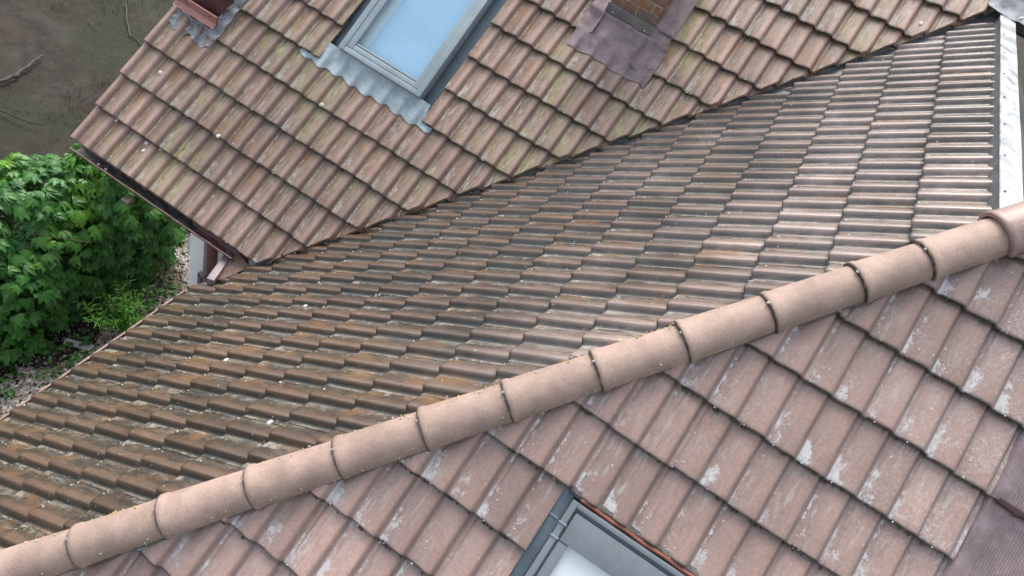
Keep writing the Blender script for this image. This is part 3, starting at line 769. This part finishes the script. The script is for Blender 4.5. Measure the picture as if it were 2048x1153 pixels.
for r in range(2):
    o = bpy.data.objects.new('roof_tile', TILES[MT_A.name][r]); link(o, dm); place(o, FD @ Matrix.Translation((0, r*0.33, 0)))
    o = bpy.data.objects.new('roof_tile', TILES[MT_A.name][r+2]); link(o, dm); place(o, FD @ Matrix.Translation((0.30, r*0.33, 0)) @ Matrix.Scale(0.36, 4, V((1, 0, 0))))
def dsk(c, k, s, t): return FA @ V((c*W, (k + (0.10*math.sin(c*4.0) + 0.05*math.sin(c*9))*(1-t)*0.5)*G, hprof(c, PHA)*(1-0.9*t) - TDROP*min(1, k-3) + 0.008 + 0.014*N3((c*2, k*4, 1), 1.6) + (0.03*max(0, t-0.85)*6)))
lump('lead_skirt', -15.35, -12.35, 3.70, 4.16, dsk, M_lead_grey, 50, 12, dm, FA, PHA, 3)
def dsk2(c, k, s, t): return FA @ V((c*W, k*G, 0.012 + 0.018*math.sin(k*16)*0.5 + 0.05*max(0, 0.3-s)*3 + 0.010*N3((c*3, k*6, 5), 1.6)))
lump('side_lead', -12.75, -12.25, 3.95, 6.0, dsk2, M_lead_grey, 8, 40, dm, FA, PHA, 3)

# ------------------------------------------------------------------ ribbed plum flashing on roof C (bottom right)
fl = []
for (c0, c1, k0, k1, zz, sk_) in ((5.9, 9.2, -2.4, 0.02, -0.004, 0), (5.9, 9.2, 0.0, 1.02, 0.008, 1)):
    bm = bmesh.new(); P = []; nn = 160
    for i in range(nn+1):
        c = c0+(c1-c0)*i/nn; rib = 0.0016*(1 if i % 4 < 2 else -1) if c > c0+0.65 else 0
        P.append([FC @ V(((c + 0.10*(k0-k_)*0)*W, k_*G, zz + rib - 0.045*max(0, 1-(c-c0)/0.22) + 0.010*N3((c*0.8, k_*3, 6), 1.0))) for k_ in [k0+(k1-k0)*j/10 for j in range(11)]])
    grid(bm, P); from_bm('ribbed_lead', bm, M_lead, roofC, smooth=0.4)
bm = bmesh.new(); P = []
for i in range(30):
    c = 6.2 + i*0.1
    P.append([C(c, 0.03, 0.026), C(c, -0.02-0.03*abs(N3((c*3, 0, 0), 1)), 0.024), C(c, -0.05-0.05*abs(N3((c*3, 2, 0), 1)), 0.010)])
grid(bm, P); from_bm('maroon_edge', bm, M_maroon, roofC, smooth=1.0)

# ------------------------------------------------------------------ crust and moss lumps on the tiles
def lumps(name, F, items, mat, parent, flat=0.55):
    ac = Acc(); n = F.to_3x3().col[2]
    for i, (x, y, z, r) in enumerate(items): ac.blob(F @ V((x, y, z)), r, i*0.37, 1, flat, n)
    o = ac.build(name, mat, parent); o['kind'] = 'stuff'; return o
lr = random.Random(31)
def surf(c, ph, v): return prof((c-ph)*W+0.10) - TDROP*v/G
def scatter(ph, kr, cr, prob, n, rr, vmax, fmin, fmax, gate=None, gauge=G, ksgn=1):
    out = []
    for k in range(*kr):
        for c in range(*cr):
            if lr.random() > prob: continue
            for _ in range(lr.randint(1, n)):
                fr_ = lr.uniform(fmin, fmax); cc = c + ph - 0.667 + fr_
                v = vmax*lr.random()**1.7
                if gate and not gate(cc, k): continue
                y = (k*gauge if ksgn > 0 else -k*gauge) + v
                out.append((cc*W, y, surf(cc, ph, v)+0.001, lr.uniform(*rr)))
    return out
def okA(c, k):
    p = A(c, k); 
    if p.y - p.x < 6.06 or c < -15.4: return False
    for h0_, h1_, k0, k1 in holes:
        if k0-1 <= k < k1+1 and h0_-0.6 < c < h1_+0.6: return False
    return True
def okB(n, k):
    p = B(n, k); return p.y - p.x < 5.96 and (p-ha).dot(nh) < -0.16
def okC(c, k):
    p = C(c, k); return (p-ha).dot(nh) > 0.16 and not (k <= -4 and CS0-.5 < c < CS1) and c < 6.0
lumps('lime_crust', FA, scatter(PHA, (0, 15), (-16, 24), 0.35, 3, (0.002, 0.006), 0.10, 0.02, 0.30, okA), M_crust, roofA)
lumps('lime_crust', FB, scatter(0, (1, 17), (-2, 46), 0.75, 4, (0.002, 0.0065), 0.07, -0.04, 0.30, okB, GB, -1), M_crust, roofB)
lumps('lime_crust', FC, scatter(PHC, (-6, 5), (-15, 8), 0.85, 6, (0.0015, 0.005), 0.12, 0.0, 0.28, okC), M_crust, roofC)
lumps('moss_clump', FA, [(x, y-0.006, z-0.012, r) for x, y, z, r in scatter(PHA, (1, 15), (-16, 24), 0.8, 5, (0.004, 0.010), 0.008, 0, 1, okA)], M_moss, roofA)
lumps('moss_clump', FB, [(x, y-0.005, z-0.012, r) for x, y, z, r in scatter(0, (1, 17), (-2, 46), 0.35, 3, (0.003, 0.007), 0.008, 0, 1, okB, GB, -1)], M_moss, roofB)
lumps('moss_clump', FC, [(x, y-0.006, z-0.013, r) for x, y, z, r in scatter(PHC, (-6, 5), (-15, 8), 0.9, 6, (0.004, 0.010), 0.006, 0, 1, okC)], M_moss, roofC)
vd = []
for i in range(200):
    k = lr.uniform(0, 14.5); p = A(0, k, 0); q = V((p.y-6.0, p.y, p.z)) + V((1, -1, 0))*lr.uniform(0.0, 0.05) + V((0, 0, lr.uniform(-0.012, 0.004)))
    vd.append((q.x, q.y, q.z, lr.uniform(0.003, 0.011)))
lumps('valley_silt', Matrix.Identity(4), vd, M_moss, roofB)
# droppings / pale lichen discs seen one by one
big = [(A, (-8.75, 2.02)), (A, (-12.05, 0.92)), (A, (-11.85, 0.72)), (A, (-14.3, 0.98)), (A, (-11.2, 0.99)), (A, (-5.1, 4.05)), (A, (-13.8, 2.55)), (B, (26.2, 11.6)), (B, (30.4, 11.9)), (B, (33.3, 9.4)), (A, (19.2, 13.4))]
for i, (f_, (c_, k_)) in enumerate(big):
    ac = Acc(); ph = PHA if f_ is A else 0
    v_ = (k_-math.floor(k_))*G if f_ is A else (math.ceil(k_)-k_)*GB
    ac.blob(f_(c_, k_, surf(c_, ph, v_)+0.003), 0.018 if i != 4 else 0.013, i*1.3, 2, 0.4, (FA if f_ is A else FB).to_3x3().col[2])
    ac.build('lichen_spot', M_crust, roofA if f_ is A else roofB)
# lichen along the hip caps
items = []
FHo = Matrix.Translation(ha + upv*HUP + xv*HLAT) @ FH
for i in range(900):
    s = lr.uniform(0.6, 5.4); cl = 0.5+0.5*noise.noise(V((s*1.6, 3, 1)))
    if lr.random() > cl*1.3: continue
    a = math.radians(lr.gauss(140, 14) if lr.random() < 0.55 else lr.gauss(10, 11)); r_ = 0.0945
    items.append((math.cos(a)*r_*1.04, s, math.sin(a)*r_*0.98, lr.uniform(0.0015, 0.006)))
h_ = len(items)//4
lumps('lichen_crust', FHo, items[h_::2], plain('pale_lichen', (0.46, 0.43, 0.33), 0.8, 0, 0.3, 40), roofB, 0.9)
lumps('lichen_crust', FHo, [i for i in items[:h_] if i[0] < 0], plain('orange_lichen', (0.45, 0.30, 0.06), 0.8, 0, 0.3, 40), roofB, 0.9)

# ------------------------------------------------------------------ garden
def leaf_mat(name, c0, c1, ctop):
    t = NT(name); r = t.rand
    n = t.noise(t.pos, 6, 2)
    c = t.mix(t.math('FRACT', t.math('ADD', r, t.mul(n, 1.5))), c0, c1)
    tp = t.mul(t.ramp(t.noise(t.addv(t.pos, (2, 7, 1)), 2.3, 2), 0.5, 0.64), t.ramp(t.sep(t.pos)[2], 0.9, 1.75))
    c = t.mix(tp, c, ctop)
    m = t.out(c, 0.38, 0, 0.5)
    t.b.inputs['Subsurface Weight'].default_value = 0.0
    tl = t.n.new('ShaderNodeBsdfTranslucent'); t.put(tl.inputs[0], c)
    mx = t.n.new('ShaderNodeMixShader'); mx.inputs[0].default_value = 0.36
    t.l.new(t.b.outputs[0], mx.inputs[1]); t.l.new(tl.outputs[0], mx.inputs[2]); t.l.new(mx.outputs[0], t.n['Material Output'].inputs[0])
    return m
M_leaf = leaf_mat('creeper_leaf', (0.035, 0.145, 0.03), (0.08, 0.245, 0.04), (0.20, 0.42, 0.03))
M_fern = leaf_mat('feathery_leaf', (0.09, 0.27, 0.03), (0.16, 0.40, 0.04), (0.16, 0.40, 0.04))
M_weed = leaf_mat('weed_leaf', (0.03, 0.11, 0.02), (0.06, 0.18, 0.03), (0.06, 0.18, 0.03))
M_grass = leaf_mat('grass_blade', (0.022, 0.045, 0.012), (0.04, 0.07, 0.016), (0.04, 0.07, 0.016))
M_stem = plain('stem', (0.07, 0.05, 0.03), 0.8)
def leaflet_rows(base, d, nrm, L, Wd):
    sd_ = d.cross(nrm).normalized(); rows = []
    for t, w_, dz in ((0, 0.02, 0), (0.3, 0.75, 0.05), (0.6, 1.0, 0.03), (0.82, 0.6, -0.05), (1.0, 0.02, -0.16)):
        c = base + d*(L*t) + nrm*(L*dz); rows.append([c - sd_*Wd*w_*0.5 + nrm*Wd*0.16*w_, c, c + sd_*Wd*w_*0.5 + nrm*Wd*0.16*w_])
    return rows
def leaflet(ac, base, d, nrm, L, Wd): ac.rows(leaflet_rows(base, d, nrm, L, Wd))
def palm_leaf(ac, M4, rng, size):
    for a in (-2.0, -1.0, 0, 1.0, 2.0):
        d = V((math.sin(a*0.62), math.cos(a*0.62), -0.20 - 0.05*abs(a))).normalized()
        L = size*(1 - 0.13*abs(a))*rng.uniform(0.88, 1.1)
        ac.rows([[M4 @ p for p in r] for r in leaflet_rows(V((0, 0, 0)), d, V((0, 0, 1)), L, L*0.42)])
gr = random.Random(12)
leaf_me = []
for s in range(5):
    ac = Acc(); palm_leaf(ac, Matrix.Identity(4), gr, 0.125); tmp = ac.build('leaf', M_leaf); leaf_me.append(tmp.data); bpy.data.objects.remove(tmp)
cre = empty('creeper_bush', (-5.0, 3.2, 0)); place(cre, Matrix.Translation((-5.0, 3.2, 0)))
tag(cre, 'dense green creeper bush with five-fingered leaves below the gutter corner', 'bush')
ELL = [(V((-5.3, 3.6, 0.66)), V((0.66, 0.8, 0.92))), (V((-5.25, 2.95, 0.50)), V((0.62, 0.75, 0.78))), (V((-5.0, 4.35, 0.75)), V((0.5, 0.62, 1.1)))]
spots = []
tries = 0
camp = V((0, 0, GZ))
while len(spots) < 4300 and tries < 60000:
    tries += 1
    c, r = gr.choice(ELL); d = V((gr.gauss(0, 1), gr.gauss(0, 1), gr.gauss(0.2, 1))).normalized()
    bumpf = 1 + 0.16*noise.noise(d*2.2 + c)
    sh = gr.choice((1.0, 1.0, 0.92, 0.8, 0.65))*gr.uniform(0.96, 1.05)*bumpf
    p = c + V((d.x*r.x, d.y*r.y, d.z*r.z))*sh
    if p.z < 0.04: continue
    if any(((p.x-c2.x)/r2_.x)**2 + ((p.y-c2.y)/r2_.y)**2 + ((p.z-c2.z)/r2_.z)**2 < 0.36 for c2, r2_ in ELL): continue
    nrm = V((d.x/r.x, d.y/r.y, d.z/r.z)).normalized()
    spots.append((p, nrm))
def leaf_mx(p, nrm, rng):
    tocam = (camp-p).normalized()
    z = (nrm*0.55 + V((0, 0, 0.75)) + V((rng.gauss(0, .28), rng.gauss(0, .28), rng.gauss(0, .2)))).normalized()
    y = (nrm*0.8 + V((rng.gauss(0, .5), rng.gauss(0, .5), -0.55))); y = (y - z*y.dot(z)).normalized(); x = y.cross(z)
    m = frame(p, x, y); return m @ Matrix.Scale(rng.uniform(0.6, 1.2), 4)
spots.sort(key=lambda q: -((q[1]).dot((camp-q[0]).normalized())) + 0.12*(q[0]-camp).length)
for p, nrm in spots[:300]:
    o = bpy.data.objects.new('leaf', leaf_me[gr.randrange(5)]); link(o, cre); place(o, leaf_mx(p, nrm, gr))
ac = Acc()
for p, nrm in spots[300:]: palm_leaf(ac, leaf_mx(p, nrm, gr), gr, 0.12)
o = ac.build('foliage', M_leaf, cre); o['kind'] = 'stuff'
bm = bmesh.new()
for i in range(26):
    b0_ = V((-5.25+gr.uniform(-.35, .35), 2.9+gr.uniform(-1.2, 1.3), 0)); 
    pts = [b0_ + V((gr.gauss(0, .05)*j, gr.gauss(0, .05)*j, j*0.28)) for j in range(6)]
    tube(bm, pts, [0.012-0.0015*j for j in range(6)], 6)
from_bm('stem', bm, M_stem, cre)
# inner shade mass of old twigs and leaves
# feathery plant
def onground(x, y, z=0.0):                    # pixel of the photograph (2048 wide) -> point on the plane z
    d = fwd + r2*((x-1024)/FPX) - u2*((y-576.5)/FPX); return camp + d*((z-GZ)/d.z)
def feathery(px, h, n, name, label):
    p0 = onground(*px); root = empty(name, p0); place(root, Matrix.Translation(p0));     tag(root, label, 'plant'); bm = Acc(); bs = bmesh.new()
    for i in range(n):
        a = gr.uniform(0, 6.28); lean = gr.uniform(0.1, 0.75); L = h*gr.uniform(0.7, 1.1)
        pts = [p0 + V((math.cos(a)*lean*L*(t/5)**1.4, math.sin(a)*lean*L*(t/5)**1.4, L*(t/5) - 0.25*lean*L*(t/5)**2)) for t in range(6)]
        tube(bs, pts, 0.004, 4)
        for j in range(34):
            t = gr.uniform(0.25, 1.0)*5; i0 = min(int(t), 4); q = pts[i0].lerp(pts[i0+1], t-i0)
            d = V((gr.gauss(0, 1), gr.gauss(0, 1), gr.gauss(0.4, .6))).normalized(); leaflet(bm, q, d, V((gr.gauss(0, .4), gr.gauss(0, .4), 1)).normalized(), gr.uniform(.05, .10), .012)
    o = bm.build('foliage', M_fern, root); o['kind'] = 'stuff'
    from_bm('stem', bs, M_stem, root)
feathery((250, 668), 0.62, 46, 'feathery_plant', 'bright green feathery plant beside the brown gutter edge')
def weed(px, n, size, label):
    p0 = onground(*px); root = empty('weed', p0); place(root, Matrix.Translation(p0)); tag(root, label, 'weed', 'weeds along the gravel strip')
    bm = Acc()
    for i in range(n):
        a = gr.uniform(0, 6.28); rr_ = gr.uniform(0, size*1.2); q = p0 + V((math.cos(a)*rr_, math.sin(a)*rr_, gr.uniform(.03, size*0.9)))
        d = V((math.cos(a)+gr.gauss(0, .5), math.sin(a)+gr.gauss(0, .5), gr.gauss(.1, .3))).normalized(); leaflet(bm, q, d, V((gr.gauss(0, .3), gr.gauss(0, .3), 1)).normalized(), size*gr.uniform(.35, .7), size*0.25)
    o = bm.build('foliage', M_weed, root); o['kind'] = 'stuff'
weed((150, 708), 34, 0.17, 'leafy green weed in front of the pale board')
weed((108, 752), 24, 0.13, 'low green weed at the edge of the pale gravel')
weed((5, 775), 26, 0.15, 'small dark weed at the left picture edge by the gravel')
weed((262, 612), 45, 0.18, 'shaded green weed between creeper bush and feathery plant')
weed((330, 590), 40, 0.16, 'small weed on shaded gravel near the white post')
# gravel strip
gpoly = [onground(*q) for q in [(-60, 830), (40, 735), (110, 735), (190, 690), (250, 600), (310, 520), (375, 470), (420, 560), (330, 640), (130, 800), (30, 905), (-60, 960)]]
def inside(p, poly):
    c = False; j = len(poly)-1
    for i in range(len(poly)):
        a, b = poly[i], poly[j]
        if (a.y > p.y) != (b.y > p.y) and p.x < (b.x-a.x)*(p.y-a.y)/(b.y-a.y)+a.x: c = not c
        j = i
    return c
def gravel_mat():
    t = NT('gravel_stone'); vo = t.voro(t.pos, 28); k = t.sep(vo[1])[0]
    c = t.mix(k, (0.20, 0.175, 0.15), (0.62, 0.58, 0.53)); c = t.mix(t.ramp(t.noise(t.pos, 3, 3), .4, .65), c, (0.16, 0.125, 0.09)); return t.out(c, 0.7, 0, .4)
bm = Acc(); xs_ = [p.x for p in gpoly]; ys_ = [p.y for p in gpoly]; cnt = 0
while cnt < 9000:
    p = V((gr.uniform(min(xs_), max(xs_)), gr.uniform(min(ys_), max(ys_)), 0))
    if not inside(p, gpoly) and gr.random() > 0.10: continue
    cnt += 1; bm.blob(p + V((0, 0, 0.012 + 0.05*N3((p.x, p.y, 0), 0.6))), gr.choice((0.006, 0.009, 0.012, 0.017))*gr.uniform(.7, 1.2), cnt*0.71, 1, 0.7)
gv = bm.build('gravel', gravel_mat(), None, False); tag(gv, 'pale mixed gravel along the house wall', 'gravel', kind='stuff')
# pale board
p = onground(158, 690, 0.04); fr = frame(p, V((0.92, 0.39, 0)).normalized(), V((-0.39, 0.92, 0)).normalized())
bd = boxo('board', (-0.14, -0.035, -0.012), (0.14, 0.035, 0.012), plain('pale_board', (0.42, 0.43, 0.42), 0.7, 0, .15, 12), None, fr, 0.004); tag(bd, 'pale grey board lying between weeds and gravel', 'board')
# fallen branch and twigs on the soil
def stick(pxs, r, mat, label, name='fallen_branch'):
    pts = [onground(x, y, 0.05) for x, y in pxs]; q = []
    for i in range(len(pts)-1):
        for j in range(5): q.append(pts[i].lerp(pts[i+1], j/5) + V((gr.gauss(0, .012), gr.gauss(0, .012), 0.012*gr.random())))
    q.append(pts[-1]); bm = bmesh.new(); tube(bm, q, [r*(1-0.5*i/len(q)) for i in range(len(q))], 7); o = from_bm(name, bm, mat); tag(o, label, 'branch', 'branches lying on the soil')
M_bark = plain('pale_bark', (0.06, 0.054, 0.046), 0.85, 0, .4, 20, .5)
stick([(-10, 168), (30, 152), (60, 132), (85, 112)], 0.03, M_bark, 'thick pale branch lying on soil at the left edge')
stick([(250, 8), (258, 68), (290, 95)], 0.014, M_bark, 'thin pale bent twig on mossy soil near the roof verge')
stick([(178, 42), (195, 60)], 0.010, M_bark, 'short thin twig on the mossy patch')
stick([(0, 222), (60, 245), (90, 252)], 0.012, plain('dark_bark', (0.05, 0.04, 0.03), .9), 'thin dark twig on bare soil at the left edge')
# sparse grass on the mossy patch
bm = Acc(); cnt = 0
while cnt < 9000:
    p = V((gr.uniform(-13, -5.2), gr.uniform(3.5, 12), 0))
    if noise.noise(V((p.x*0.55+3, p.y*0.55, 2))) + 0.35*noise.noise(V((p.x*2, p.y*2, 5))) < 0.02: 
        if gr.random() > 0.08: continue
    cnt += 1; p.z = 0.05*N3((p.x, p.y, 0), 0.6)
    h = gr.uniform(.03, .11); a = gr.uniform(0, 6.28); d = V((math.cos(a), math.sin(a), 0)); t_ = p + V((gr.gauss(0, .04), gr.gauss(0, .04), h))
    bm.add([p - d*.004, p + d*.004, t_], [[0, 1, 2]])
gs = bm.build('grass', M_grass); tag(gs, 'sparse short grass on dark soil', 'grass', kind='stuff')
# plastic bag hanging behind the post
bm = bmesh.new(); P = []
for i in range(15):
    t = i/14; row = []
    for j in range(18):
        a = 2*math.pi*j/18; r_ = (0.03+0.055*math.sin(math.pi*min(1, t*1.05))**0.7)*(1+0.35*N3((math.cos(a)*2, math.sin(a)*2, t*4), 1.1))
        row.append(V((-3.30 + math.cos(a)*r_, 3.60+math.sin(a)*r_*0.7, GZ-4.92 - t*0.36)))
    P.append(row)
grid(bm, P, True)
t = NT('thin_plastic'); t.out((0.75, 0.78, 0.80), 0.3); t.b.inputs['Alpha'].default_value = 0.62
bg = from_bm('plastic_bag', bm, t.m, None, smooth=0.6); tag(bg, 'crumpled translucent plastic bag hanging behind the white post', 'bag')
